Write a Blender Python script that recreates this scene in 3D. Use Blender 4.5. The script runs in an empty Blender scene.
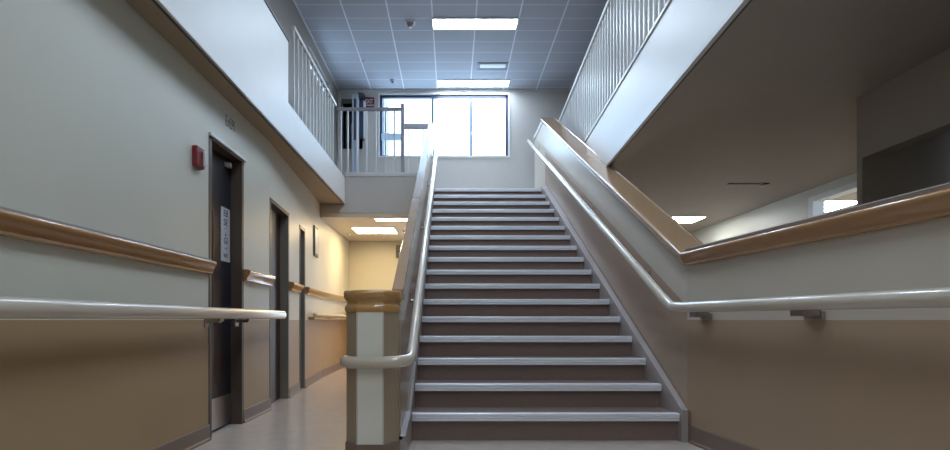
import bpy, bmesh, math
from mathutils import Vector
S = bpy.context.scene
COL = S.collection
Z0 = -0.02          # ground floor level
ZU = 2.87           # upper floor level
ZC = 5.10           # atrium ceiling

# ------------------------------------------------------------------ materials
def new_mat(name):
    m = bpy.data.materials.new(name); m.use_nodes = True
    return m, m.node_tree, m.node_tree.nodes['Principled BSDF']

def mat(name, col, rough=.5, metal=0.0, vary=.06, scale=6.0, bump=0.0, bscale=80.0, coat=0.0):
    m, nt, b = new_mat(name)
    geo = nt.nodes.new('ShaderNodeNewGeometry')
    n = nt.nodes.new('ShaderNodeTexNoise'); n.inputs['Scale'].default_value = scale; n.inputs['Detail'].default_value = 4
    nt.links.new(geo.outputs['Position'], n.inputs['Vector'])
    mx = nt.nodes.new('ShaderNodeMix'); mx.data_type = 'RGBA'
    mx.inputs[6].default_value = (*[c*(1-vary) for c in col], 1)
    mx.inputs[7].default_value = (*[min(1, c*(1+vary)) for c in col], 1)
    nt.links.new(n.outputs['Fac'], mx.inputs[0]); nt.links.new(mx.outputs[2], b.inputs['Base Color'])
    b.inputs['Roughness'].default_value = rough; b.inputs['Metallic'].default_value = metal
    if coat: b.inputs['Coat Weight'].default_value = coat; b.inputs['Coat Roughness'].default_value = .15
    if bump:
        n2 = nt.nodes.new('ShaderNodeTexNoise'); n2.inputs['Scale'].default_value = bscale
        nt.links.new(geo.outputs['Position'], n2.inputs['Vector'])
        bp = nt.nodes.new('ShaderNodeBump'); bp.inputs['Strength'].default_value = bump; bp.inputs['Distance'].default_value = .004
        nt.links.new(n2.outputs['Fac'], bp.inputs['Height']); nt.links.new(bp.outputs['Normal'], b.inputs['Normal'])
    return m

def emit(name, col, strength):
    m, nt, b = new_mat(name)
    b.inputs['Base Color'].default_value = (*col, 1)
    b.inputs['Emission Color'].default_value = (*col, 1); b.inputs['Emission Strength'].default_value = strength
    b.inputs['Roughness'].default_value = .6
    return m

def glass_mat():
    m = bpy.data.materials.new('window_glass'); m.use_nodes = True; nt = m.node_tree
    nt.nodes.remove(nt.nodes['Principled BSDF']); out = nt.nodes['Material Output']
    tr = nt.nodes.new('ShaderNodeBsdfTransparent'); tr.inputs[0].default_value = (.90, .96, 1, 1)
    gl = nt.nodes.new('ShaderNodeBsdfGlossy'); gl.inputs['Roughness'].default_value = .02
    mx = nt.nodes.new('ShaderNodeMixShader'); mx.inputs[0].default_value = .06
    nt.links.new(tr.outputs[0], mx.inputs[1]); nt.links.new(gl.outputs[0], mx.inputs[2]); nt.links.new(mx.outputs[0], out.inputs[0])
    return m

def math_node(nt, op, a, b_=None):
    n = nt.nodes.new('ShaderNodeMath'); n.operation = op
    for i, v in enumerate((a, b_)):
        if v is None: continue
        if isinstance(v, (int, float)): n.inputs[i].default_value = v
        else: nt.links.new(v, n.inputs[i])
    return n.outputs[0]

def two_tone(name, up, lo, slope=None, rough=.42):
    """wall paint: light above, tan below; the line is level or follows the stair rail"""
    m, nt, b = new_mat(name)
    geo = nt.nodes.new('ShaderNodeNewGeometry')
    sp = nt.nodes.new('ShaderNodeSeparateXYZ'); nt.links.new(geo.outputs['Position'], sp.inputs[0])
    if slope:
        line = math_node(nt, 'ADD', math_node(nt, 'MULTIPLY', sp.outputs['Y'], slope[0]), slope[1])
        line = math_node(nt, 'MULTIPLY', math_node(nt, 'MAXIMUM', line, .82), math_node(nt, 'LESS_THAN', sp.outputs['Y'], 7.95))  # past the stair head the lower wall goes pale: a reflection painted in
    else: line = .82
    f = math_node(nt, 'GREATER_THAN', sp.outputs['Z'], line)
    n = nt.nodes.new('ShaderNodeTexNoise'); n.inputs['Scale'].default_value = 1.7
    nt.links.new(geo.outputs['Position'], n.inputs['Vector'])
    mx = nt.nodes.new('ShaderNodeMix'); mx.data_type = 'RGBA'
    mx.inputs[6].default_value = (*lo, 1); mx.inputs[7].default_value = (*up, 1)
    nt.links.new(f, mx.inputs[0])
    hs = nt.nodes.new('ShaderNodeHueSaturation')
    nt.links.new(mx.outputs[2], hs.inputs['Color'])
    nt.links.new(math_node(nt, 'ADD', math_node(nt, 'MULTIPLY', n.outputs['Fac'], .10), .95), hs.inputs['Value'])
    nt.links.new(hs.outputs[0], b.inputs['Base Color'])
    b.inputs['Roughness'].default_value = rough
    n2 = nt.nodes.new('ShaderNodeTexNoise'); n2.inputs['Scale'].default_value = 160
    nt.links.new(geo.outputs['Position'], n2.inputs['Vector'])
    bp = nt.nodes.new('ShaderNodeBump'); bp.inputs['Strength'].default_value = .12; bp.inputs['Distance'].default_value = .002
    nt.links.new(n2.outputs['Fac'], bp.inputs['Height']); nt.links.new(bp.outputs['Normal'], b.inputs['Normal'])
    return m

def ceiling_mat():
    m, nt, b = new_mat('ceiling_tiles')
    geo = nt.nodes.new('ShaderNodeNewGeometry')
    sp = nt.nodes.new('ShaderNodeSeparateXYZ'); nt.links.new(geo.outputs['Position'], sp.inputs[0])
    def line(axis, off, per, w):
        t = math_node(nt, 'SUBTRACT', sp.outputs[axis], off)
        t = math_node(nt, 'PINGPONG', t, per/2)
        return math_node(nt, 'LESS_THAN', t, w)
    lx = line('X', -.889, .613, .010); ly = line('Y', 6.72, .2985, .0045)
    f = math_node(nt, 'MAXIMUM', lx, ly)
    n = nt.nodes.new('ShaderNodeTexNoise'); n.inputs['Scale'].default_value = 90; n.inputs['Detail'].default_value = 6
    nt.links.new(geo.outputs['Position'], n.inputs['Vector'])
    tone = nt.nodes.new('ShaderNodeMix'); tone.data_type = 'RGBA'
    tone.inputs[6].default_value = (.37, .38, .43, 1); tone.inputs[7].default_value = (.46, .47, .52, 1)
    nt.links.new(n.outputs['Fac'], tone.inputs[0])
    mx = nt.nodes.new('ShaderNodeMix'); mx.data_type = 'RGBA'
    nt.links.new(f, mx.inputs[0]); nt.links.new(tone.outputs[2], mx.inputs[6]); mx.inputs[7].default_value = (.74, .76, .82, 1)
    nt.links.new(mx.outputs[2], b.inputs['Base Color']); b.inputs['Roughness'].default_value = .85
    bp = nt.nodes.new('ShaderNodeBump'); bp.inputs['Strength'].default_value = .5; bp.inputs['Distance'].default_value = .006
    nt.links.new(math_node(nt, 'ADD', f, math_node(nt, 'MULTIPLY', n.outputs['Fac'], .2)), bp.inputs['Height'])
    nt.links.new(bp.outputs['Normal'], b.inputs['Normal'])
    return m

def wood_mat(name, c1, c2, rough=.3):
    m, nt, b = new_mat(name)
    geo = nt.nodes.new('ShaderNodeNewGeometry')
    mp = nt.nodes.new('ShaderNodeMapping'); mp.inputs['Scale'].default_value = (14, 1.2, 14)
    nt.links.new(geo.outputs['Position'], mp.inputs[0])
    n = nt.nodes.new('ShaderNodeTexNoise'); n.inputs['Scale'].default_value = 5; n.inputs['Detail'].default_value = 6; n.inputs['Distortion'].default_value = .6
    nt.links.new(mp.outputs[0], n.inputs['Vector'])
    mx = nt.nodes.new('ShaderNodeMix'); mx.data_type = 'RGBA'
    mx.inputs[6].default_value = (*c1, 1); mx.inputs[7].default_value = (*c2, 1)
    nt.links.new(n.outputs['Fac'], mx.inputs[0]); nt.links.new(mx.outputs[2], b.inputs['Base Color'])
    b.inputs['Roughness'].default_value = rough; b.inputs['Coat Weight'].default_value = .9; b.inputs['Coat Roughness'].default_value = .12
    return m

UP = (.56, .555, .475); LO = (.37, .25, .135)
M = dict(
    wall=two_tone('wall_paint', UP, LO),
    wall_stair=two_tone('stair_wall_paint', (.56, .50, .43), (.39, .28, .205), (.578, -1.07), .30),
    wall_near=two_tone('near_wall_paint', (.53, .475, .40), (.37, .262, .175)),
    white=mat('white_drywall', (.70, .71, .70), .40, vary=.02, bump=.08, bscale=160),
    taupe_wall=mat('taupe_wall_paint', (.25, .215, .19), .6, vary=.03),
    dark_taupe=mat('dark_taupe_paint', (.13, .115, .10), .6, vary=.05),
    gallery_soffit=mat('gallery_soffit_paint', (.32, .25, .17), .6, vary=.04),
    back=mat('back_wall_paint', (.52, .50, .47), .6, vary=.03),
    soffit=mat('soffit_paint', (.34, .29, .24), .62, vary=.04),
    corridor_ceiling=mat('corridor_ceiling_paint', (.66, .58, .46), .6, vary=.03),
    ceiling=ceiling_mat(),
    floor=mat('vinyl_floor', (.50, .43, .38), .20, vary=.10, scale=9, bump=.04, bscale=30),
    carpet=mat('upper_floor_vinyl', (.33, .30, .28), .6),
    base=mat('vinyl_baseboard', (.20, .145, .115), .4),
    wood=wood_mat('honey_oak', (.33, .165, .060), (.42, .23, .095), .22),
    oak=wood_mat('newel_oak', (.42, .22, .065), (.56, .32, .11), .3),
    wood_stair=wood_mat('oak_stair_cap', (.38, .235, .13), (.47, .31, .19), .24),
    rail=mat('cream_vinyl_rail', (.56, .50, .41), .28, vary=.03, coat=1.0),
    steel=mat('brushed_steel', (.50, .50, .52), .3, 1.0, scale=50),
    bracket=mat('bracket_metal', (.34, .30, .26), .35, .8),
    tread=mat('stair_vinyl', (.21, .152, .132), .45, vary=.12, scale=40, bump=.12, bscale=120),
    nosing=mat('nosing_strip', (.74, .77, .82), .30, .15, vary=.05, scale=60),
    stringer=mat('stringer_vinyl', (.34, .30, .29), .38, vary=.04),
    string_trim=mat('stringer_trim', (.20, .14, .11), .35),
    door=mat('dark_door', (.016, .018, .028), .32, vary=.1, coat=.2),
    door_brown=mat('brown_door', (.045, .026, .018), .4, vary=.2),
    frame=mat('bronze_door_frame', (.085, .06, .045), .42),
    frame_taupe=mat('taupe_door_frame', (.20, .18, .15), .45),
    white_metal=mat('white_painted_metal', (.62, .62, .61), .35, vary=.02),
    grey_metal=mat('grey_painted_metal', (.30, .30, .33), .38, vary=.03),
    navy=mat('navy_window_frame', (.035, .045, .085), .4),
    paper=mat('laminated_paper', (.55, .56, .58), .35, vary=.02),
    ink=mat('black_ink', (.03, .03, .035), .6),
    ink_grey=mat('grey_lettering', (.13, .14, .17), .5),
    red=mat('red_plastic', (.17, .008, .014), .3),
    exit_red=mat('dark_red_sign', (.16, .012, .03), .4),
    strobe=mat('clear_strobe', (.7, .7, .72), .15, vary=.02),
    panel_light=mat('newel_light_panel', (.76, .76, .70), .35, vary=.02),
    panel_taupe=mat('newel_taupe_panel', (.36, .285, .205), .38, vary=.03),
    white_plastic=mat('white_plastic', (.75, .75, .74), .35, vary=.02),
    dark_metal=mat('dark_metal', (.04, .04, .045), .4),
    blue_grey=mat('pale_blue_panel', (.34, .44, .60), .35, vary=.05),
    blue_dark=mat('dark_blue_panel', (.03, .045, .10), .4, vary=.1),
    film=mat('pale_blue_rail', (.55, .75, .92), .3, vary=.04),
    grille=mat('grille_grey', (.22, .23, .27), .5),
    light_cool=emit('cool_diffuser', (.69, .83, 1.0), 16.0),
    light_warm=emit('warm_diffuser', (1.0, .72, .38), 10.5),
    light_neutral=emit('neutral_diffuser', (.96, .97, 1.0), 12.0),
    light_hall=emit('hall_diffuser', (.96, .95, .88), 14.0),
)

M['glass'] = glass_mat()
# ------------------------------------------------------------------ mesh helpers
def BM(): return bmesh.new()

def add_hexa(bm, v, mi=0):
    vs = [bm.verts.new(p) for p in v]
    for f in ((0,3,2,1),(4,5,6,7),(0,1,5,4),(1,2,6,5),(2,3,7,6),(3,0,4,7)):
        fc = bm.faces.new([vs[i] for i in f]); fc.material_index = mi

def add_box(bm, x0, x1, y0, y1, z0, z1, mi=0):
    add_hexa(bm, [(x0,y0,z0),(x1,y0,z0),(x1,y1,z0),(x0,y1,z0),(x0,y0,z1),(x1,y0,z1),(x1,y1,z1),(x0,y1,z1)], mi)

def add_wallseg(bm, xf, y0, y1, z0, z1, t, n=1):
    """wall slab whose face follows X = xf(Y); t = thickness (signed)"""
    for i in range(n):
        a = y0+(y1-y0)*i/n; b = y0+(y1-y0)*(i+1)/n
        xa, xb = xf(a), xf(b)
        add_hexa(bm, [(xa,a,z0),(xa+t,a,z0),(xb+t,b,z0),(xb,b,z0),(xa,a,z1),(xa+t,a,z1),(xb+t,b,z1),(xb,b,z1)])

def add_prism(bm, poly, xf0, xf1):
    """poly of (y,z), extruded between X = xf0(y) and X = xf1(y)"""
    a = [bm.verts.new((xf0(y), y, z)) for y, z in poly]; b = [bm.verts.new((xf1(y), y, z)) for y, z in poly]
    bm.faces.new(a); bm.faces.new(b[::-1]); n = len(poly)
    for i in range(n): bm.faces.new([a[i], b[i], b[(i+1)%n], a[(i+1)%n]])

def add_sweep(bm, path, prof):
    """prof (u,v): u = horizontal offset to the LEFT of travel, v = up; mitred in plan, sheared in height"""
    P = [Vector(p) for p in path]; n = len(P); rings = []
    for i in range(n):
        d1 = (P[i]-P[i-1]) if i else (P[1]-P[0]); d2 = (P[i+1]-P[i]) if i < n-1 else (P[i]-P[i-1])
        a = Vector((d1.x, d1.y)).normalized(); b = Vector((d2.x, d2.y)).normalized()
        na = Vector((-a.y, a.x)); nb = Vector((-b.y, b.x)); m = (na+nb).normalized(); k = 1/max(.3, m.dot(na))
        rings.append([bm.verts.new((P[i].x+m.x*k*u, P[i].y+m.y*k*u, P[i].z+v)) for u, v in prof])
    q = len(prof)
    for i in range(n-1):
        for j in range(q):
            bm.faces.new([rings[i][j], rings[i][(j+1)%q], rings[i+1][(j+1)%q], rings[i+1][j]])
    bm.faces.new(rings[0][::-1]); bm.faces.new(rings[-1])

def add_tube(bm, path, r, ru=None, seg=16):
    ru = ru or r
    P = [Vector(p) for p in path]; n = len(P); rings = []
    for i in range(n):
        t1 = (P[i]-P[i-1]).normalized() if i else (P[1]-P[0]).normalized()
        t2 = (P[i+1]-P[i]).normalized() if i < n-1 else t1
        t = (t1+t2).normalized(); k = 1/max(.5, t.dot(t1))
        up0 = Vector((0,0,1)) if abs(t.z) < .95 else Vector((0,1,0))
        s = t.cross(up0).normalized(); up = s.cross(t).normalized()
        rings.append([bm.verts.new(P[i]+s*r*math.cos(a)+up*ru*k*math.sin(a)) for a in [2*math.pi*j/seg for j in range(seg)]])
    for i in range(n-1):
        for j in range(seg):
            bm.faces.new([rings[i][j], rings[i][(j+1)%seg], rings[i+1][(j+1)%seg], rings[i+1][j]])
    for R, c, sgn in ((rings[0], P[0]-(P[1]-P[0]).normalized()*r*.6, 1), (rings[-1], P[-1]+(P[-1]-P[-2]).normalized()*r*.6, -1)):
        inner = [bm.verts.new(c*.65+v.co*.35+ (v.co-c)*.25) for v in R]
        for j in range(seg): bm.faces.new([R[j], R[(j+1)%seg], inner[(j+1)%seg], inner[j]])
        bm.faces.new(inner)

def add_cyl(bm, c, r, h, axis='z', seg=20, r2=None):
    r2 = r if r2 is None else r2
    def pt(a, rr, t):
        u, v = rr*math.cos(a), rr*math.sin(a)
        return {'z': (c[0]+u, c[1]+v, c[2]+t), 'x': (c[0]+t, c[1]+u, c[2]+v), 'y': (c[0]+u, c[1]+t, c[2]+v)}[axis]
    A = [bm.verts.new(pt(2*math.pi*i/seg, r, 0)) for i in range(seg)]; B = [bm.verts.new(pt(2*math.pi*i/seg, r2, h)) for i in range(seg)]
    bm.faces.new(A); bm.faces.new(B[::-1])
    for i in range(seg): bm.faces.new([A[i], B[i], B[(i+1)%seg], A[(i+1)%seg]])

WL = {}
def obj(name, bm, m, parent=None, bevel=0.0, smooth=False, kind=None):
    bmesh.ops.recalc_face_normals(bm, faces=bm.faces)
    xs = [v.co.x for v in bm.verts]; ys = [v.co.y for v in bm.verts]; zs = [v.co.z for v in bm.verts]
    off = WL[parent.name] if parent else Vector(((min(xs)+max(xs))/2, (min(ys)+max(ys))/2, min(zs)))
    for v in bm.verts: v.co -= off
    me = bpy.data.meshes.new(name); bm.to_mesh(me); bm.free()
    for mm in (m if isinstance(m, (list, tuple)) else [m]): me.materials.append(mm)
    o = bpy.data.objects.new(name, me); COL.objects.link(o)
    if parent: o.parent = parent
    else: o.location = off
    WL[o.name] = off.copy()
    if smooth:
        for p in me.polygons: p.use_smooth = True
        me.set_sharp_from_angle(angle=math.radians(40))
    if bevel:
        md = o.modifiers.new('bevel', 'BEVEL'); md.width = bevel; md.segments = 2; md.limit_method = 'ANGLE'
    if kind: o['kind'] = kind
    return o

def struct(name, bm, m, **k): return obj(name, bm, m, kind='structure', **k)

def tag(o, label, cat, group=None):
    o['label'] = label; o['category'] = cat
    if group: o['group'] = group
    return o

def thing(name, loc, label, cat, group=None):
    o = bpy.data.objects.new(name, None); COL.objects.link(o); o.location = loc; o.empty_display_size = .1
    WL[o.name] = Vector(loc)
    return tag(o, label, cat, group)

def text_mesh(body, size, m, parent, name, loc, rot, extrude=.002, sx=1.0, bold=0.0):
    cu = bpy.data.curves.new(name, 'FONT'); cu.body = body; cu.size = size; cu.extrude = extrude; cu.offset = bold
    cu.align_x = 'CENTER'; cu.align_y = 'CENTER'
    tmp = bpy.data.objects.new('tmp', cu); COL.objects.link(tmp)
    bpy.context.view_layer.update()
    me = bpy.data.meshes.new_from_object(tmp.evaluated_get(bpy.context.evaluated_depsgraph_get()))
    bpy.data.objects.remove(tmp)
    me.materials.clear(); me.materials.append(m); me.name = name
    o = bpy.data.objects.new(name, me); COL.objects.link(o)
    o.location = Vector(loc)-(WL[parent.name] if parent else Vector((0,0,0))); o.rotation_euler = rot; o.scale = (sx, 1, 1)
    if parent: o.parent = parent
    return o

# ------------------------------------------------------------------ plan functions
YF = -4.6                                            # end of the modelled hall behind the camera
def xl(y):                                           # left wall face
    if y <= 4.6: return -1.70
    if y <= 7.2: return -1.70-.20*(y-4.6)/2.6
    return -1.90-.03*(y-7.2)/2.1
def xr(y): return 1.63-.03*(y-3.43) if y > 3.43 else 1.63+.10*(3.43-y)     # right stair wall / near right wall
def xf(y): return 1.549+.0523*(y-2.63)               # right balcony fascia

# ------------------------------------------------------------------ floors
bm = BM(); add_box(bm, -4.2, 6.6, YF, 10.2, Z0-.15, Z0); struct('floor', bm, M['floor'])
bm = BM(); add_box(bm, -2.3, -.36, 7.12, 9.6, 2.36, ZU); add_box(bm, -.36, 1.5, 7.90, 9.6, 2.36, ZU)
struct('floor_upper_landing', bm, M['back'])

# ------------------------------------------------------------------ left wall with three door openings
D1 = (3.46, 4.03, 2.13); D2 = (4.62, 5.33, 1.965); D3 = (5.81, 6.12, 1.94)
bm = BM(); T = -.16
ys = [YF, D1[0], D1[1], D2[0], D2[1], D3[0], D3[1], 9.3]
for i, d in enumerate((None, D1, None, D2, None, D3, None)):
    z0 = d[2] if d else Z0
    a, b = ys[i], ys[i+1]
    cuts = [a]+[c for c in (4.6, 7.2) if a < c < b]+[b]
    for c0, c1 in zip(cuts, cuts[1:]): add_wallseg(bm, xl, c0, c1, z0, 2.56, T)
struct('wall_left', bm, M['wall'])
for i, (a, b) in enumerate(((YF, D1[0]), (D1[1], D2[0]), (D2[1], D3[0]), (D3[1], 9.28))):
    bm = BM(); cuts = [a]+[c for c in (4.6, 7.2) if a < c < b]+[b]
    add_sweep(bm, [(xl(c), c, Z0) for c in cuts], [(0.002, 0), (-.018, 0), (-.016, .012), (-.008, .022), (-.007, .105), (-.003, .112), (.002, .112)])
    struct('baseboard_left', bm, M['base'])

# doors
def door(n, d, slabm, framem, revealm, inset, label_handle):
    y0, y1, z = d; f = lambda y: xl(y)-inset
    bm = BM(); add_wallseg(bm, f, y0+.03, y1-.03, Z0+.008, z-.03, -.045)
    dr = struct('door_%d' % n, bm, slabm)
    bm = BM()
    add_wallseg(bm, lambda y: xl(y)+.004, y0-.002, y0+.035, Z0, z, -(inset+.05))
    add_wallseg(bm, lambda y: xl(y)+.004, y0, y1, z-.035, z+.002, -(inset+.05))
    obj('door_frame', bm, framem, dr)
    bm = BM(); add_wallseg(bm, lambda y: xl(y)+.004, y1-.035, y1+.002, Z0, z-.035, -(inset+.05))
    obj('door_jamb', bm, revealm, dr)
    bm = BM(); add_wallseg(bm, lambda y: xl(y)-.165, y0-.1, y1+.1, Z0, z+.1, -.03); struct('wall_left_backing', bm, M['taupe_wall'])
    return dr
dr = door(1, D1, M['door'], M['frame'], M['frame'], .085, 1)
bm = BM(); add_box(bm, -1.786, -1.780, 3.51, 3.99, Z0+.02, .23); obj('kick_plate', bm, M['steel'], dr)
bm = BM(); add_tube(bm, [(-1.745, 3.60, .80), (-1.745, 3.60, 1.62)], .013)
for z in (.86, 1.56): add_cyl(bm, (-1.787, 3.60, z), .009, .045, 'x')
obj('door_handle', bm, M['frame'], dr, smooth=True)
bm = BM(); add_box(bm, -1.79, -1.76, 3.88, 3.96, 2.03, 2.06); add_cyl(bm, (-1.76, 3.90, 2.045), .015, .02, 'x'); obj('door_closer', bm, M['white_plastic'], dr, bevel=.004)
bm = BM(); add_box(bm, -1.705, -1.680, 3.46, 4.06, 2.112, 2.136); obj('drip_cap', bm, M['white_metal'], dr, bevel=.004)
dr2 = door(2, D2, M['door_brown'], M['frame'], M['frame_taupe'], .085, 2)
bm = BM(); add_cyl(bm, (xl(4.8)-.085, 4.76, .92), .022, .05, 'x'); obj('door_knob', bm, M['steel'], dr2, smooth=True)
dr3 = door(3, D3, M['door_brown'], M['frame'], M['frame_taupe'], .085, 3)

# sign on the door, wall lettering, fire strobe
sg = thing('door_notice', (-1.783, 3.895, 1.28), 'white paper notice with dark lettering stuck on the dark first door on the left', 'notice')
bm = BM(); add_box(bm, -1.785, -1.781, 3.82, 3.97, 1.28, 1.70); obj('paper', bm, M['paper'], sg)
RZ = (math.radians(90), 0, math.radians(90))
for i, (t, s, z) in enumerate((('E8', .075, 1.655), ('SE', .075, 1.585), ('-----', .03, 1.54), ('-l-', .05, 1.49), ('GI', .07, 1.44), ('- r', .05, 1.385), ('WE', .05, 1.325))):
    text_mesh(t, s, M['ink'], sg, 'lettering', (-1.7805, 3.895, z), RZ, .0006)
lt = text_mesh('ErEPI', .125, M['ink_grey'], None, 'wall_lettering', (-1.699, 3.79, 2.32), RZ, .002, .58, -.0028)
tag(lt, 'thin grey raised characters on the left wall above the dark first door', 'lettering')
fa = thing('fire_alarm_strobe', (-1.70, 3.285, 1.83), 'red fire alarm with clear strobe mounted on the left wall before the first door', 'fire alarm')
bm = BM(); add_box(bm, -1.70, -1.665, 3.235, 3.335, 1.83, 1.965); obj('housing', bm, M['red'], fa, bevel=.005)
bm = BM(); add_box(bm, -1.667, -1.645, 3.305, 3.33, 1.845, 1.95); obj('strobe_lens', bm, M['strobe'], fa, bevel=.009)

# framed thing high up beyond the third door
pf = thing('picture_frame', (xl(6.75), 6.75, 1.72), 'small dark framed picture on the corridor wall beyond the third door', 'picture')
bm = BM(); add_wallseg(bm, lambda y: xl(y)+.022, 6.62, 6.86, 1.68, 2.09, -.02); obj('frame', bm, M['frame'], pf)
bm = BM(); add_wallseg(bm, lambda y: xl(y)+.025, 6.65, 6.83, 1.72, 2.05, -.004); obj('picture', bm, M['paper'], pf)

# ------------------------------------------------------------------ chair rails
CR = [(0, -.092), (.022, -.092), (.028, -.088), (.029, -.082), (.027, -.077), (.030, -.068), (.036, -.056), (.044, -.044), (.052, -.033), (.057, -.021), (.057, -.011), (.052, -.002), (.042, .003), (.030, .005), (0, .005)]
def chair_rail(name, path, prof, m):
    bm = BM(); add_sweep(bm, path, prof); return struct(name, bm, m, smooth=True)
CRL = [(-u, v) for u, v in CR]
for i, (a, b) in enumerate(((YF, 3.455), (4.035, 4.615), (5.335, 5.80), (6.13, 9.27))):
    cuts = [a]+[c for c in (4.6, 7.2) if a < c < b]+[b]
    chair_rail('trim_%d' % (i+1), [(xl(c), c, 1.228) for c in cuts], CRL, M['wood'])
bm = BM(); add_sweep(bm, [(-1.70, YF, 1.231), (-1.70, 3.44, 1.231)], [(0, 0), (-.03, 0), (-.03, .010), (0, .012)]); struct('trim_5', bm, M['grey_metal'])

# ------------------------------------------------------------------ handrails on the walls
hr = thing('wall_handrail', (-1.60, 1.0, .86), 'long cream handrail on the left wall running past the dark first door', 'handrail')
bm = BM(); add_tube(bm, [(-1.60, YF+.02, .858), (-1.60, 4.70, .868)], .028, .040, 20); obj('rail', bm, M['rail'], hr, smooth=True)
for y in (-1.2, .3, 1.45, 3.42, 3.90):
    bm = BM(); add_box(bm, -1.70, -1.60, y-.02, y+.02, .80, .825); add_box(bm, -1.70, -1.692, y-.03, y+.03, .77, .86); add_box(bm, -1.612, -1.588, y-.03, y+.03, .81, .84)
    obj('bracket', bm, M['bracket'], hr, bevel=.003)
hr = thing('corridor_handrail', (-1.8, 7.5, .86), 'cream handrail with wooden underside on the wall at the far end of the corridor', 'handrail')
bm = BM(); add_tube(bm, [(xl(6.2)+.09, 6.25, .885), (xl(7.2)+.09, 7.2, .885), (xl(9.1)+.09, 9.15, .885)], .026, .03, 14); obj('rail', bm, M['rail'], hr, smooth=True)
bm = BM()
for a, b in ((6.3, 7.2), (7.2, 9.1)):
    add_hexa(bm, [(xl(a), a, .825), (xl(a)+.08, a, .825), (xl(b)+.08, b, .825), (xl(b), b, .825), (xl(a), a, .862), (xl(a)+.08, a, .862), (xl(b)+.08, b, .862), (xl(b), b, .862)])
obj('bracket', bm, M['wood'], hr)

def rx(y): return xr(y)-.10
hr = thing('stair_handrail', (rx(3.45), 3.45, .905), 'cream handrail on the right wall, level near the camera then climbing the stairs', 'handrail')
bm = BM()
add_tube(bm, [(rx(YF+.1), YF+.1, .895), (rx(1.5), 1.5, .897), (rx(3.30), 3.30, .905), (rx(3.42), 3.45, .912), (rx(3.62), 3.62, 1.005), (rx(8.8), 8.85, 4.02)], .031, .035, 20)
obj('rail', bm, M['rail'], hr, smooth=True)
for y in (3.20, 2.36, 1.2, -.2):
    bm = BM(); x = xr(y)
    add_box(bm, x-.02, x, y-.06, y+.06, .822, .862); add_box(bm, x-.10, x-.01, y-.05, y+.04, .838, .872); add_cyl(bm, (x-.06, y-.045, .828), .009, .012)
    obj('bracket', bm, M['bracket'], hr, bevel=.003)
for y in (4.05, 5.5, 7.0, 8.4):
    z = .905+.585*(y-3.48); x = xr(y); bm = BM()
    add_box(bm, x-.012, x+.002, y-.03, y+.03, z-.10, z-.02); add_tube(bm, [(x-.008, y, z-.07), (x-.06, y, z-.075), (x-.098, y, z-.03)], .009, None, 8)
    obj('bracket', bm, M['steel'], hr)

# ------------------------------------------------------------------ left upper gallery
bm = BM()
add_prism(bm, [(YF, 2.50), (7.12, 2.50), (7.12, ZU), (4.66, ZU), (4.66, 3.44), (YF, 3.44)], lambda y: -1.62, lambda y: -1.54)   # fascia and solid parapet
struct('wall_gallery_left', bm, M['white'], bevel=.006)
bm = BM(); add_box(bm, -2.30, -1.62, YF, 7.12, 2.50, ZU); struct('floor_gallery', bm, M['carpet'])
bm = BM(); add_box(bm, -1.552, -1.534, YF, 7.125, 2.492, 2.506); struct('trim_18', bm, M['white_metal'])
bm = BM(); add_box(bm, -1.562, -1.552, YF, 7.12, 2.480, 2.488); struct('trim_19', bm, M['dark_metal'])
bm = BM(); add_box(bm, -2.30, -1.552, YF, 7.11, 2.485, 2.5005); struct('ceiling_under_gallery', bm, M['gallery_soffit'])
bm = BM(); add_box(bm, -1.63, -1.532, YF, 4.665, 3.44, 3.455); struct('trim_6', bm, M['dark_metal'])
bm = BM(); add_box(bm, -2.35, -.36, 7.13, 9.4, 2.30, 2.36); struct('ceiling_corridor', bm, M['corridor_ceiling'])
bm = BM(); add_box(bm, -1.53, -.37, 7.10, 7.14, ZU+.012, ZU+.07); struct('trim_7', bm, M['white_metal'], bevel=.004)
# gallery wall at the far left with a bright window
bm = BM(); WX = -2.12
add_box(bm, WX-.15, WX, YF, 7.36, ZU, ZC); add_box(bm, WX-.15, WX, 7.36, 8.55, ZU, 4.60); add_box(bm, WX-.15, WX, 7.36, 8.55, 4.9, ZC); add_box(bm, WX-.15, WX, 8.55, 9.3, ZU, ZC)
struct('wall_gallery', bm, M['taupe_wall'])
bm = BM(); add_box(bm, WX-.09, WX-.05, 7.36, 8.55, 4.60, 4.63); add_box(bm, WX-.09, WX-.05, 7.36, 8.55, 4.86, 4.9); add_box(bm, WX-.09, WX-.05, 7.36, 7.40, 4.6, 4.9); add_box(bm, WX-.09, WX-.05, 8.51, 8.55, 4.6, 4.9)
w2 = struct('window_2', bm, M['white_metal'])
bm = BM(); add_box(bm, WX-.073, WX-.067, 7.40, 8.51, 4.63, 4.86); obj('pane', bm, M['glass'], w2)
bm = BM(); add_box(bm, WX, WX+.02, YF, 9.25, ZC-.03, ZC); struct('trim_8', bm, M['white_metal'])
bm = BM(); add_box(bm, WX, WX+.055, 9.19, 9.25, ZU, ZC-.02); struct('trim_9', bm, M['white_metal'])

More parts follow.
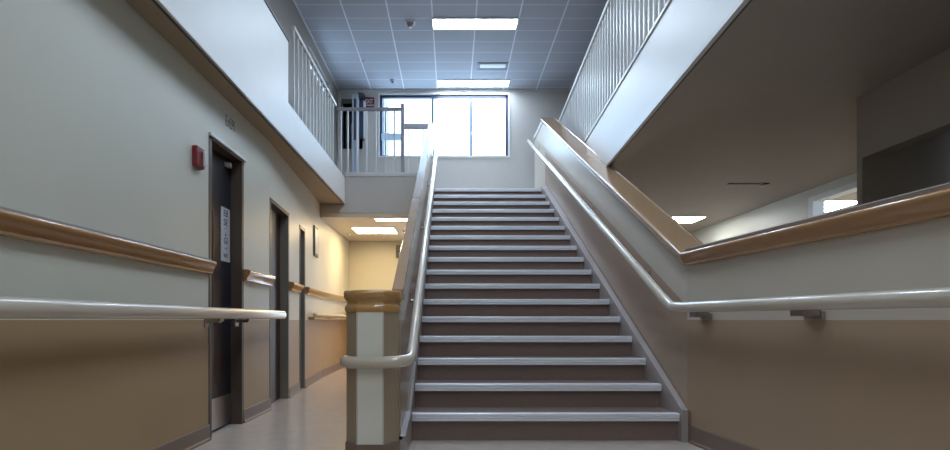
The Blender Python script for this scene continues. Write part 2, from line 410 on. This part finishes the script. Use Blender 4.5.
# gallery railing along the stair opening
def baluster(x, y, z0, z1, m, parent, w=.010):
    bm = BM(); add_box(bm, x-w, x+w, y-w, y+w, z0, z1); obj('baluster', bm, m, parent)
rl = thing('gallery_railing', (-1.66, 6.0, ZU), 'white metal railing with slim balusters along the left upper gallery', 'railing')
bm = BM(); add_box(bm, -1.715, -1.675, 5.28, 7.19, 3.92, 3.96); obj('top_rail', bm, M['white_metal'], rl, bevel=.006)
bm = BM(); add_box(bm, -1.71, -1.68, 5.28, 7.19, ZU+.03, ZU+.06); obj('bottom_rail', bm, M['white_metal'], rl)
y = 5.30
while y < 7.15:
    baluster(-1.695, y, ZU, 3.93, M['white_metal'], rl, .009); y += .145
rl = thing('landing_railing', (-1.15, 7.22, ZU), 'railing facing the stairs at the end of the left gallery, with a taller grey post', 'railing')
bm = BM(); add_box(bm, -1.68, -.74, 7.20, 7.24, 3.87, 3.915); obj('top_rail', bm, M['grey_metal'], rl, bevel=.006)
for i, x in enumerate((-1.62, -1.52, -1.385, -1.25, -1.11, -.97, -.84)): baluster(x, 7.22, ZU, 3.875, M['white_metal'], rl, .011)
bm = BM(); add_box(bm, -.745, -.695, 7.195, 7.245, ZU, 3.965); add_cyl(bm, (-.72, 7.22, 3.965), .02, .02, r2=.008); obj('post', bm, M['grey_metal'], rl, bevel=.005)
rl = thing('stair_head_railing', (-.6, 8.2, ZU), 'short low railing joining the grey post to the top of the left stair cap', 'railing')
bm = BM(); add_box(bm, -.80, -.36, 8.13, 8.19, 3.97, 4.05); obj('top_rail', bm, M['grey_metal'], rl, bevel=.008)
for x in (-.72, -.47): baluster(x, 8.16, ZU, 3.97, M['white_metal'], rl, .009)

# ------------------------------------------------------------------ atrium ceiling and back wall
bm = BM(); add_box(bm, -2.4, 3.9, YF, 9.4, ZC, ZC+.1); struct('ceiling', bm, M['ceiling'])
YB = 9.20; WA, WB, WZ0, WZ1 = -1.345, 1.045, 3.87, 5.01
DA, DB, DZ = -2.065, -1.66, 4.93
bm = BM()
add_box(bm, -2.4, DA, YB, YB+.2, ZU, ZC); add_box(bm, DA, DB, YB, YB+.2, DZ, ZC); add_box(bm, DA, DB, YB, YB+.2, ZU, 4.0); add_box(bm, DB, WA, YB, YB+.2, ZU, ZC)
add_box(bm, WA, WB, YB, YB+.2, ZU, WZ0); add_box(bm, WA, WB, YB, YB+.2, WZ1, ZC); add_box(bm, WB, 3.9, YB, YB+.2, ZU, ZC)
struct('wall_back', bm, M['back'])
# window
bm = BM(); t = .045; yw = YB+.03
add_box(bm, WA, WB, yw, yw+.05, WZ1-t, WZ1); add_box(bm, WA, WB, yw, yw+.05, WZ0, WZ0+.02); add_box(bm, WA, WA+t, yw, yw+.05, WZ0, WZ1); add_box(bm, WB-t, WB, yw, yw+.05, WZ0, WZ1)
wn = struct('window_1', bm, M['navy'])
for x in (-.36, .355):
    bm = BM(); add_box(bm, x-.020, x+.020, yw+.002, yw+.045, WZ0, WZ1); obj('mullion', bm, M['navy'], wn)
bm = BM(); add_box(bm, WA+.03, -.90, yw-.01, yw+.04, 4.17, 4.30); obj('sash_rail', bm, M['film'], wn)
bm = BM()
for (a, b, c, d) in ((WA-.03, WB+.03, WZ1, WZ1+.03), (WA-.03, WA, WZ0, WZ1), (WB, WB+.03, WZ0, WZ1), (WA-.03, WB+.03, WZ0-.03, WZ0)): add_box(bm, a, b, YB-.012, YB, c, d)
obj('window_casing', bm, M['white'], wn)
for a, b in ((WA+t, -.38), (-.34, .335), (.375, WB-t)):
    bm = BM(); add_box(bm, a, b, yw+.020, yw+.026, WZ0+.02, WZ1-t); obj('pane', bm, M['glass'], wn)
bm = BM(); add_box(bm, -1.66, 3.6, YB-.012, YB, ZC-.035, ZC-.001); struct('trim_10', bm, M['white_metal'])
# alcove beyond the opening at the back left of the gallery
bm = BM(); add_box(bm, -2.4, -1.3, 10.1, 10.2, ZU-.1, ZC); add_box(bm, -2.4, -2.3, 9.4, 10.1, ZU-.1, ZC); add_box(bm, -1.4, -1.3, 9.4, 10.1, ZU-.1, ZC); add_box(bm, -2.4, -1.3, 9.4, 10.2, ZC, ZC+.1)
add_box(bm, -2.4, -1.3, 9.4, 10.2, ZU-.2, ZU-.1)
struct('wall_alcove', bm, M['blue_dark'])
cab = thing('metal_cabinet', (-1.93, 9.5, ZU), 'tall dark blue cabinet standing in the opening behind the gallery railing', 'cabinet')
bm = BM(); add_box(bm, -2.03, -1.83, 9.42, 9.65, ZU, 4.74); obj('body', bm, M['blue_dark'], cab)
bm = BM(); add_box(bm, -2.01, -1.93, 9.41, 9.422, 2.95, 4.70); obj('door', bm, M['dark_metal'], cab)
bm = BM(); add_box(bm, -1.92, -1.85, 9.41, 9.422, 2.95, 4.55); obj('door', bm, M['blue_grey'], cab)
dl = thing('door_leaf', (-1.78, 9.1, ZU), 'pale blue door leaf standing open at the back of the gallery, beside the red sign', 'door')
bm = BM(); add_box(bm, -1.82, -1.70, 9.02, 9.06, ZU, 4.93); obj('leaf', bm, M['blue_grey'], dl)
bm = BM(); add_box(bm, -1.82, -1.795, 9.015, 9.02, ZU, 4.93); add_box(bm, -1.735, -1.70, 9.015, 9.02, ZU, 4.93); obj('edge_strip', bm, M['white_metal'], dl)
bm = BM(); add_box(bm, -1.79, -1.745, 9.012, 9.02, 4.10, 4.85); obj('glass_strip', bm, M['blue_dark'], dl)
bx = thing('wall_screen', (-1.66, 9.1, 4.2), 'narrow dark screen on a bracket at the back wall, just left of the red sign', 'screen')
bm = BM(); add_box(bm, -1.695, -1.625, 9.05, 9.12, 4.15, 4.84); obj('body', bm, M['blue_dark'], bx)
bm = BM(); add_hexa(bm, [(-1.70, 9.0, 4.86), (-1.60, 9.0, 4.93), (-1.60, 9.19, 4.93), (-1.70, 9.19, 4.86), (-1.71, 9.0, 4.96), (-1.60, 9.0, 4.945), (-1.60, 9.19, 4.945), (-1.71, 9.19, 4.96)]); obj('hood', bm, M['dark_metal'], bx)
bm = BM(); add_box(bm, -1.62, -1.60, 9.05, 9.19, 4.15, 4.83); obj('side_panel', bm, M['white_metal'], bx)
ex = thing('exit_sign', (-1.535, 9.17, 4.77), 'small dark red sign with white letters on the back wall left of the window', 'sign')
bm = BM(); add_box(bm, -1.635, -1.44, 9.165, 9.20, 4.77, 4.945); obj('panel', bm, M['exit_red'], ex, bevel=.003)
text_mesh('EXIT', .115, M['strobe'], ex, 'lettering', (-1.537, 9.162, 4.865), (math.radians(90), 0, 0), .001, .62, .001)
bm = BM(); add_box(bm, -1.625, -1.45, 9.160, 9.166, 4.79, 4.803); obj('light_strip', bm, M['strobe'], ex)

# ceiling fixtures
def troffer(x0, x1, y0, y1, z, m, label, group, name='ceiling_light', fr=None):
    t = thing(name, ((x0+x1)/2, (y0+y1)/2, z), label, 'ceiling light', group)
    bm = BM(); w = .018
    add_box(bm, x0-w, x1+w, y0-w, y0, z-.012, z+.0); add_box(bm, x0-w, x1+w, y1, y1+w, z-.012, z); add_box(bm, x0-w, x0, y0, y1, z-.012, z); add_box(bm, x1, x1+w, y0, y1, z-.012, z)
    obj('frame', bm, fr or M['white_metal'], t)
    bm = BM(); add_box(bm, x0, x1, y0, y1, z-.008, z-.001); obj('diffuser', bm, m, t)
troffer(-.27, .93, 7.03, 7.26, ZC, M['light_cool'], 'long bright ceiling light of the tall hall, the one farther from the window', 'ceiling lights of the tall hall')
troffer(-.25, 1.02, 8.83, 9.05, ZC, M['light_cool'], 'long bright ceiling light close above the window', 'ceiling lights of the tall hall')
for y in (5.23, 3.43, 1.63, -.17):
    troffer(-.27, .93, y, y+.23, ZC, M['light_cool'], 'long ceiling light of the tall hall above the photo frame', 'overhead lights out of frame')
for y in (-1.97, -3.77):
    troffer(-.27, .93, y, y+.23, ZC, M['light_hall'], 'warm long ceiling light of the tall hall behind the camera', 'overhead lights behind the camera')
df = thing('air_diffuser', (.685, 8.34, ZC), 'white louvred air diffuser with dark rim in the hall ceiling between the two lights', 'air vent')
bm = BM(); add_box(bm, .43, .94, 8.22, 8.47, ZC-.012, ZC-.001); obj('frame', bm, M['grille'], df)
bm = BM(); add_box(bm, .47, .90, 8.25, 8.37, ZC-.022, ZC-.011); obj('plate', bm, M['white_plastic'], df, bevel=.003)
for i in range(3):
    bm = BM(); add_box(bm, .46, .91, 8.385+.025*i, 8.395+.025*i, ZC-.022, ZC-.011); obj('louvre', bm, M['grey_metal'], df)
def sprinkler(x, y, z, lab, r=.045):
    t = thing('smoke_detector', (x, y, z), lab, 'smoke detector')
    bm = BM(); add_cyl(bm, (x, y, z-.02), r, .02); obj('base', bm, M['white_plastic'], t, smooth=True)
    bm = BM(); add_cyl(bm, (x, y, z-.02-r*.7), r*.45, r*.7, r2=r*.85); obj('head', bm, M['grey_metal'], t, smooth=True)
    bm = BM(); add_cyl(bm, (x, y, z-.03-r*.7), r*.3, .011); obj('sensor', bm, M['white_plastic'], t, smooth=True)
sprinkler(-.60, 7.12, ZC, 'round detector hanging from the hall ceiling left of the first long light', .07)
sprinkler(-1.06, 8.85, ZC, 'small detector on the hall ceiling near the back wall', .04)
sprinkler(-1.46, 8.15, ZC, 'tiny sprinkler head on the hall ceiling near the left gallery', .02)
sprinkler(-1.21, 8.6, 2.30, 'small white detector on the corridor ceiling behind the square light', .032)
sprinkler(-1.72, 8.3, 2.30, 'white ceiling fitting in the corridor beside the left wall', .03)
sprinkler(-.78, 8.1, 2.30, 'white ceiling fitting in the corridor right of the square light', .035)

# ------------------------------------------------------------------ corridor end
bm = BM(); add_box(bm, -2.2, -.30, 9.28, 9.4, Z0, 2.36); struct('wall_corridor_back', bm, M['wall'])
bm = BM(); add_box(bm, -1.92, -.36, 9.265, 9.28, Z0, .10); struct('baseboard_back', bm, M['base'])
troffer(-1.60, -.93, 7.9, 8.42, 2.30, M['light_warm'], 'square ceiling light in the corridor under the gallery', 'corridor lights')
troffer(-1.12, -.50, 7.17, 7.36, 2.30, M['light_warm'], 'strip ceiling light at the mouth of the corridor, partly behind the stair rail', 'corridor lights')
# lights further down the corridor behind the newel and towards the camera
bk = thing('wall_bracket_lamp', (-.95, 9.2, 2.0), 'small dark fitting on the corridor end wall beside the stair rail', 'wall fitting')
bm = BM(); add_box(bm, -1.045, -1.0, 9.2, 9.28, 1.98, 2.17); obj('back_plate', bm, M['dark_metal'], bk)
bm = BM(); add_box(bm, -1.03, -.95, 9.12, 9.2, 2.08, 2.20); obj('head', bm, M['dark_metal'], bk, bevel=.01)

# ------------------------------------------------------------------ staircase
t_, r_ = .272, .17
def Yk(k): return 3.425+t_*(k-1)
def sr(y): return 1.578-.0385*(y-3.425)               # inner face of right stringer
st = thing('staircase', (.65, 3.45, Z0), 'wide straight staircase of dark vinyl steps with pale grey nosings', 'staircase')
for k in range(1, 18):
    y0, y1 = Yk(k), (Yk(k+1) if k < 17 else 7.95)
    zt = r_*k if k < 17 else ZU+.02; zb = r_*(k-1) if k > 1 else Z0
    bm = BM()
    add_prism(bm, [(y0+.03, zb-.04 if k > 1 else zb), (y0+.03, zt-.045), (y0+.004, zt-.045), (y0+.004, zt-.004), (y1+.05, zt-.004), (y1+.05, zb-.04 if k > 1 else zb)], lambda y: -.285, lambda y: sr(y)+.01)
    sp = obj('step', bm, M['tread'], st)
    bm = BM()
    add_prism(bm, [(y0+.004, zt-.050), (y0-.003, zt-.050), (y0-.004, zt-.038), (y0, zt-.034), (y0-.004, zt-.030), (y0-.004, zt-.022), (y0, zt-.018), (y0-.004, zt-.014), (y0-.002, zt), (y0+.006, zt+.002), (y0+.05, zt+.002), (y0+.05, zt-.006), (y0+.004, zt-.006)],
              lambda y: -.277, lambda y: sr(y)-.004)
    obj('nosing', bm, M['nosing'], sp)
slope = r_/t_
def zs(y): return .17+slope*(y-3.425)
for side in (0, 1):
    bm = BM()
    poly = [(3.40, Z0), (3.40, zs(3.40)+.045), (7.80, zs(7.80)+.035), (7.98, ZU+.04), (7.98, 2.5), (3.9, Z0)]
    if side: add_prism(bm, poly, sr, lambda y: xr(y))
    else: add_prism(bm, [(2.98, Z0), (2.98, .12)]+poly[1:], lambda y: -.315, lambda y: -.281)
    obj('stringer', bm, M['stringer'], st)
    bm = BM()
    p3 = [(3.41, 0, Z0), (3.41, 0, zs(3.41)+.05), (7.80, 0, zs(7.80)+.04), (7.99, 0, ZU+.045)]
    y_ = [3.392, 7.80, 7.98]
    if side:
        f0, f1 = (lambda y: xr(y)-.012), (lambda y: xr(y)+.01)
        add_prism(bm, [(3.385, Z0), (3.385, zs(3.385)+.05), (7.80, zs(7.80)+.045), (7.80, zs(7.80)+.03), (3.405, zs(3.405)+.03), (3.405, Z0)], f0, f1)
    else:
        add_prism(bm, [(2.98, .12), (3.385, zs(3.385)+.05), (7.80, zs(7.80)+.045), (7.80, zs(7.80)+.03), (3.40, zs(3.40)+.03), (2.98, .10)], lambda y: -.316, lambda y: -.298)
    obj('stringer_trim', bm, M['string_trim'], st)

# right stair wall, near wall
bm = BM(); ct = [(3.43, 1.20), (8.05, 4.02), (8.06, 4.06), (8.8, 4.05)]
add_prism(bm, [(3.43, Z0)]+ct+[(8.8, Z0)], xr, lambda y: xr(y)+.13)
struct('wall_stair_right', bm, M['wall_stair'])
bm = BM(); add_wallseg(bm, xr, YF, 3.43, Z0, 1.20, .13); struct('wall_right', bm, M['wall_near'])
CAP = CR[:]                      # profile: overhang to the left of travel (towards the stairs) and a flat top to the right
CAP = [(-.15, -.092)]+[(u, v) for u, v in CR[:-1]]+[(-.165, .003), (-.168, .010), (-.18, .010), (-.183, -.03), (-.15, -.03)]
bm = BM(); add_sweep(bm, [(xr(YF), YF, 1.284), (xr(3.43), 3.43, 1.284)], CAP); struct('trim_11', bm, M['wood'], smooth=True)
bm = BM(); add_sweep(bm, [(xr(3.43), 3.43, 1.284), (xr(8.05), 8.05, 4.105)], CAP); struct('trim_12', bm, M['wood_stair'], smooth=True)
bm = BM(); add_sweep(bm, [(xr(8.04), 8.04, 4.10), (xr(8.82), 8.82, 4.085)], [(.014, -.05), (.014, .004), (-.18, .004), (-.18, -.05)]); struct('trim_20', bm, M['white_metal'])
bm = BM(); add_sweep(bm, [(xr(YF), YF, 1.287), (xr(3.41), 3.41, 1.287)], [(.025, 0), (-.2, 0), (-.2, .02), (.022, .024), (.030, .018)]); struct('trim_13', bm, M['stringer'], smooth=True)
bm = BM(); add_sweep(bm, [(xr(YF), YF, Z0), (xr(3.38), 3.38, Z0)], [(-.002, 0), (.018, 0), (.016, .012), (.008, .022), (.007, .118), (.003, .126), (-.002, .126)]); struct('baseboard_right', bm, M['base'])

# left stair guard wall
cz = lambda y: -.816+.611*y
bm = BM(); add_prism(bm, [(3.0, Z0), (3.0, cz(3.0)-.06), (7.75, cz(7.75)-.06), (8.12, cz(7.75)-.06), (8.12, Z0)], lambda y: -.355, lambda y: -.312)
struct('wall_stair_left', bm, M['wall_stair'])
bm = BM(); add_sweep(bm, [(-.31, 2.98, cz(2.98)), (-.31, 7.75, cz(7.75)), (-.31, 8.16, cz(7.78))], [(0, -.08), (-.012, -.06), (-.012, -.012), (-.016, 0), (.050, 0), (.055, -.012), (.048, -.03), (.05, -.08)])
struct('trim_14', bm, M['wood_stair'], smooth=True)

# newel
def octa(cx, y0, hw, ch, back):
    return [(cx-hw+ch, y0), (cx+hw-ch, y0), (cx+hw, y0+ch), (cx+hw, back), (cx-hw, back), (cx-hw, y0+ch)]
def add_plan(bm, pts, z0, z1):
    a = [bm.verts.new((x, y, z0)) for x, y in pts]; b = [bm.verts.new((x, y, z1)) for x, y in pts]
    bm.faces.new(a[::-1]); bm.faces.new(b); n = len(pts)
    for i in range(n): bm.faces.new([a[i], a[(i+1)%n], b[(i+1)%n], b[i]])
NX = -.4765
nw = thing('newel_post', (NX, 3.03, Z0), 'wide newel post with pale centre stripe and honey wood cap at the stair foot', 'newel post')
bm = BM(); add_plan(bm, octa(NX, 2.885, .155, .078, 3.20), .095, .89); obj('post', bm, M['panel_taupe'], nw)
bm = BM(); add_box(bm, NX-.0765, NX+.0765, 2.880, 2.90, .095, .89); obj('front_panel', bm, M['panel_light'], nw)
for s in (-1, 1):
    bm = BM(); add_box(bm, NX+s*.0765-.004, NX+s*.0765+.004, 2.878, 2.89, .095, .89); obj('edge_bead', bm, M['rail'], nw)
bm = BM(); add_plan(bm, octa(NX, 2.876, .161, .080, 3.21), Z0, .095); obj('base', bm, M['base'], nw)
# moulded cap: stacked rings following the octagon
bm = BM()
pr = [(-.004, .862), (.010, .866), (.018, .880), (.018, .897), (.008, .908), (.001, .914), (.001, .922), (.006, .934), (.020, .948), (.026, .956), (.028, .978), (.024, .990), (.018, .994)]
rings = []
for e, z in pr:
    rings.append([bm.verts.new((x, y, z)) for x, y in octa(NX, 2.885-e*.7, .150+e*.7, .076+e*.3, 3.20+e)])
for a, b in zip(rings, rings[1:]):
    for i in range(6): bm.faces.new([a[i], a[(i+1)%6], b[(i+1)%6], b[i]])
bm.faces.new(rings[0][::-1]); bm.faces.new(rings[-1])
obj('cap', bm, M['oak'], nw, smooth=True)

# handrail round the newel and up the left side of the stairs
lr = thing('newel_handrail', (-.25, 2.9, .57), 'cream handrail curling round the newel post and climbing the left side of the stairs', 'handrail')
pts = [(-.632, 3.30, .575), (-.632, 3.02, .575)]
for i in range(1, 8):
    a = math.pi+ (math.pi/2)*i/8; pts.append((-.532+.10*math.cos(a), 2.945+.10*math.sin(a)*1.0, .575))
pts += [(-.52, 2.842, .575), (-.40, 2.842, .575)]
for i in range(1, 8):
    a = -math.pi/2+(math.pi/2)*i/8; pts.append((-.345+.10*math.cos(a), 2.942+.10*math.sin(a), .578+.012*i/8))
pts += [(-.245, 2.985, .610)]
hz = lambda y: .61+.604*(y-2.985)
pts += [(-.245, 3.3, hz(3.3)), (-.247, 5.5, hz(5.5)), (-.25, 7.9, hz(7.9))]
bm = BM(); add_tube(bm, pts, .030, .035, 18); obj('rail', bm, M['rail'], lr, smooth=True)
for y in (3.7, 5.0, 6.3, 7.6):
    bm = BM(); z = hz(y)
    add_box(bm, -.316, -.306, y-.03, y+.03, z-.10, z-.02); add_tube(bm, [(-.31, y, z-.075), (-.27, y, z-.08), (-.248, y, z-.03)], .009, None, 8)
    obj('bracket', bm, M['bracket'], lr)

# ------------------------------------------------------------------ right balcony
bm = BM(); add_wallseg(bm, xf, YF, 9.2, 2.52, 3.15, .12, 1); struct('wall_gallery_right', bm, M['white'])
bm = BM(); add_wallseg(bm, lambda y: xf(y)-.008, YF, 9.2, 2.505, 2.535, .03, 1); struct('trim_15', bm, M['white_metal'])
bm = BM(); add_wallseg(bm, lambda y: xf(y)+.022, YF, 9.2, 2.500, 2.512, .010, 1); struct('trim_16', bm, M['dark_metal'])
bm = BM(); add_wallseg(bm, lambda y: xf(y)-.012, YF, 9.2, 3.15, 3.175, .1, 1); struct('trim_17', bm, M['white_metal'])
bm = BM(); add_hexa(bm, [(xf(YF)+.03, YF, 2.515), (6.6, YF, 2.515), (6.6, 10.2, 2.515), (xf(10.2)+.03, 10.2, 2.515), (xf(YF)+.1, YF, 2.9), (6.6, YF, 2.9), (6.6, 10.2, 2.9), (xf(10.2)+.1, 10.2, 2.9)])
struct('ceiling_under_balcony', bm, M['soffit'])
bm = BM(); add_box(bm, 1.9, 3.9, YF, 9.2, 2.95, 3.12); struct('floor_balcony', bm, M['carpet'])
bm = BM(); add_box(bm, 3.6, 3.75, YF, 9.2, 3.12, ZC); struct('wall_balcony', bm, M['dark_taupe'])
rl = thing('balcony_railing', (xf(6)+.04, 6.0, 3.17), 'long railing of closely set pale balusters on the right upper balcony', 'railing')
bm = BM(); add_wallseg(bm, lambda y: xf(y)-.002, 2.0, 9.18, 4.26, 4.31, .055, 1); obj('top_rail', bm, M['white_metal'], rl, bevel=.008)
y = 3.2
while y < 9.15:
    baluster(xf(y)+.03, y, 3.16, 4.27, M['white_metal'], rl, .014); y += .118

# ------------------------------------------------------------------ space to the right, under the balcony
bm = BM(); RW = 3.10
add_box(bm, RW, RW+.12, YF, 1.2, Z0, 2.53); add_box(bm, RW, RW+.12, 1.2, 3.70, 2.045, 2.53); add_box(bm, RW, RW+.12, 3.74, 3.79, Z0, 2.53); add_box(bm, RW, RW+.12, 3.70, 3.74, 2.045, 2.53)
add_box(bm, RW+.12, 4.65, 3.74, 3.79, Z0, 2.53)
struct('wall_side_room', bm, M['soffit'])
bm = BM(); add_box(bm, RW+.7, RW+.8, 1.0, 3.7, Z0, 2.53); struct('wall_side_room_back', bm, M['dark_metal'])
bm = BM(); LX = 4.65; OA, OB, OZ = 5.60, 6.38, 2.36
add_box(bm, LX, LX+.12, 3.79, OA, Z0, 2.53); add_box(bm, LX, LX+.12, OA, OB, OZ, 2.53); add_box(bm, LX, LX+.12, OB, 9.7, Z0, 2.53)
struct('wall_far_right', bm, M['wall'])
bm = BM(); add_box(bm, LX-.015, LX+.135, OB-.02, OB+.06, Z0, OZ+.05); add_box(bm, LX-.015, LX+.135, OA, OB-.02, OZ-.02, OZ+.05); struct('door_4', bm, M['white'])
bm = BM(); add_box(bm, 1.75, 4.77, 9.7, 9.8, Z0, 2.53); struct('wall_right_back', bm, M['wall'])
bm = BM(); add_box(bm, 6.4, 6.5, 3.8, 9.8, Z0, 2.53); add_box(bm, LX+.12, 6.4, 9.0, 9.1, Z0, 2.53); struct('wall_side_room_far', bm, M['wall'])
troffer(3.50, 4.16, 8.1, 8.6, 2.515, M['light_neutral'], 'square ceiling light seen above the corner where the right wooden ledge starts to climb', 'lights under the balcony')
troffer(5.10, 5.86, 7.0, 7.75, 2.515, M['light_neutral'], 'ceiling light seen through the doorway at the far right', 'lights under the balcony')
sv = thing('slot_vent', (3.68, 6.15, 2.515), 'thin dark slot vent in the brown ceiling under the right balcony', 'air vent')
bm = BM(); add_box(bm, 3.43, 3.93, 6.13, 6.17, 2.505, 2.516); obj('slot', bm, M['dark_metal'], sv)
bm = BM(); add_cyl(bm, (3.83, 6.12, 2.475), .02, .04); obj('knob', bm, M['white_plastic'], sv)

# ------------------------------------------------------------------ end wall behind the camera
bm = BM(); add_box(bm, -4.2, 6.6, YF-.15, YF, Z0, ZC+.1); struct('wall_front', bm, M['wall'])
bm = BM(); add_box(bm, 3.1, 6.6, YF, YF+.1, Z0, 2.6); struct('wall_front_right', bm, M['taupe_wall'])

# ------------------------------------------------------------------ world, camera
w = bpy.data.worlds.new('sky'); S.world = w; w.use_nodes = True
bg = w.node_tree.nodes['Background']; bg.inputs[0].default_value = (.62, .80, 1.0, 1); bg.inputs[1].default_value = 2.6
cam = bpy.data.cameras.new('camera'); co = bpy.data.objects.new('camera', cam); COL.objects.link(co)
co.location = (0, 0, .82); co.rotation_euler = (math.radians(90), 0, 0)
cam.sensor_width = 36; cam.lens = 495/950*36; cam.shift_x = (475-452)/950; cam.shift_y = 95/950; cam.clip_start = .02
S.camera = co
S.view_settings.view_transform = 'Standard'; S.view_settings.look = 'None'; S.view_settings.gamma = 1; S.view_settings.use_curve_mapping = False
S.view_settings.exposure = 1.45
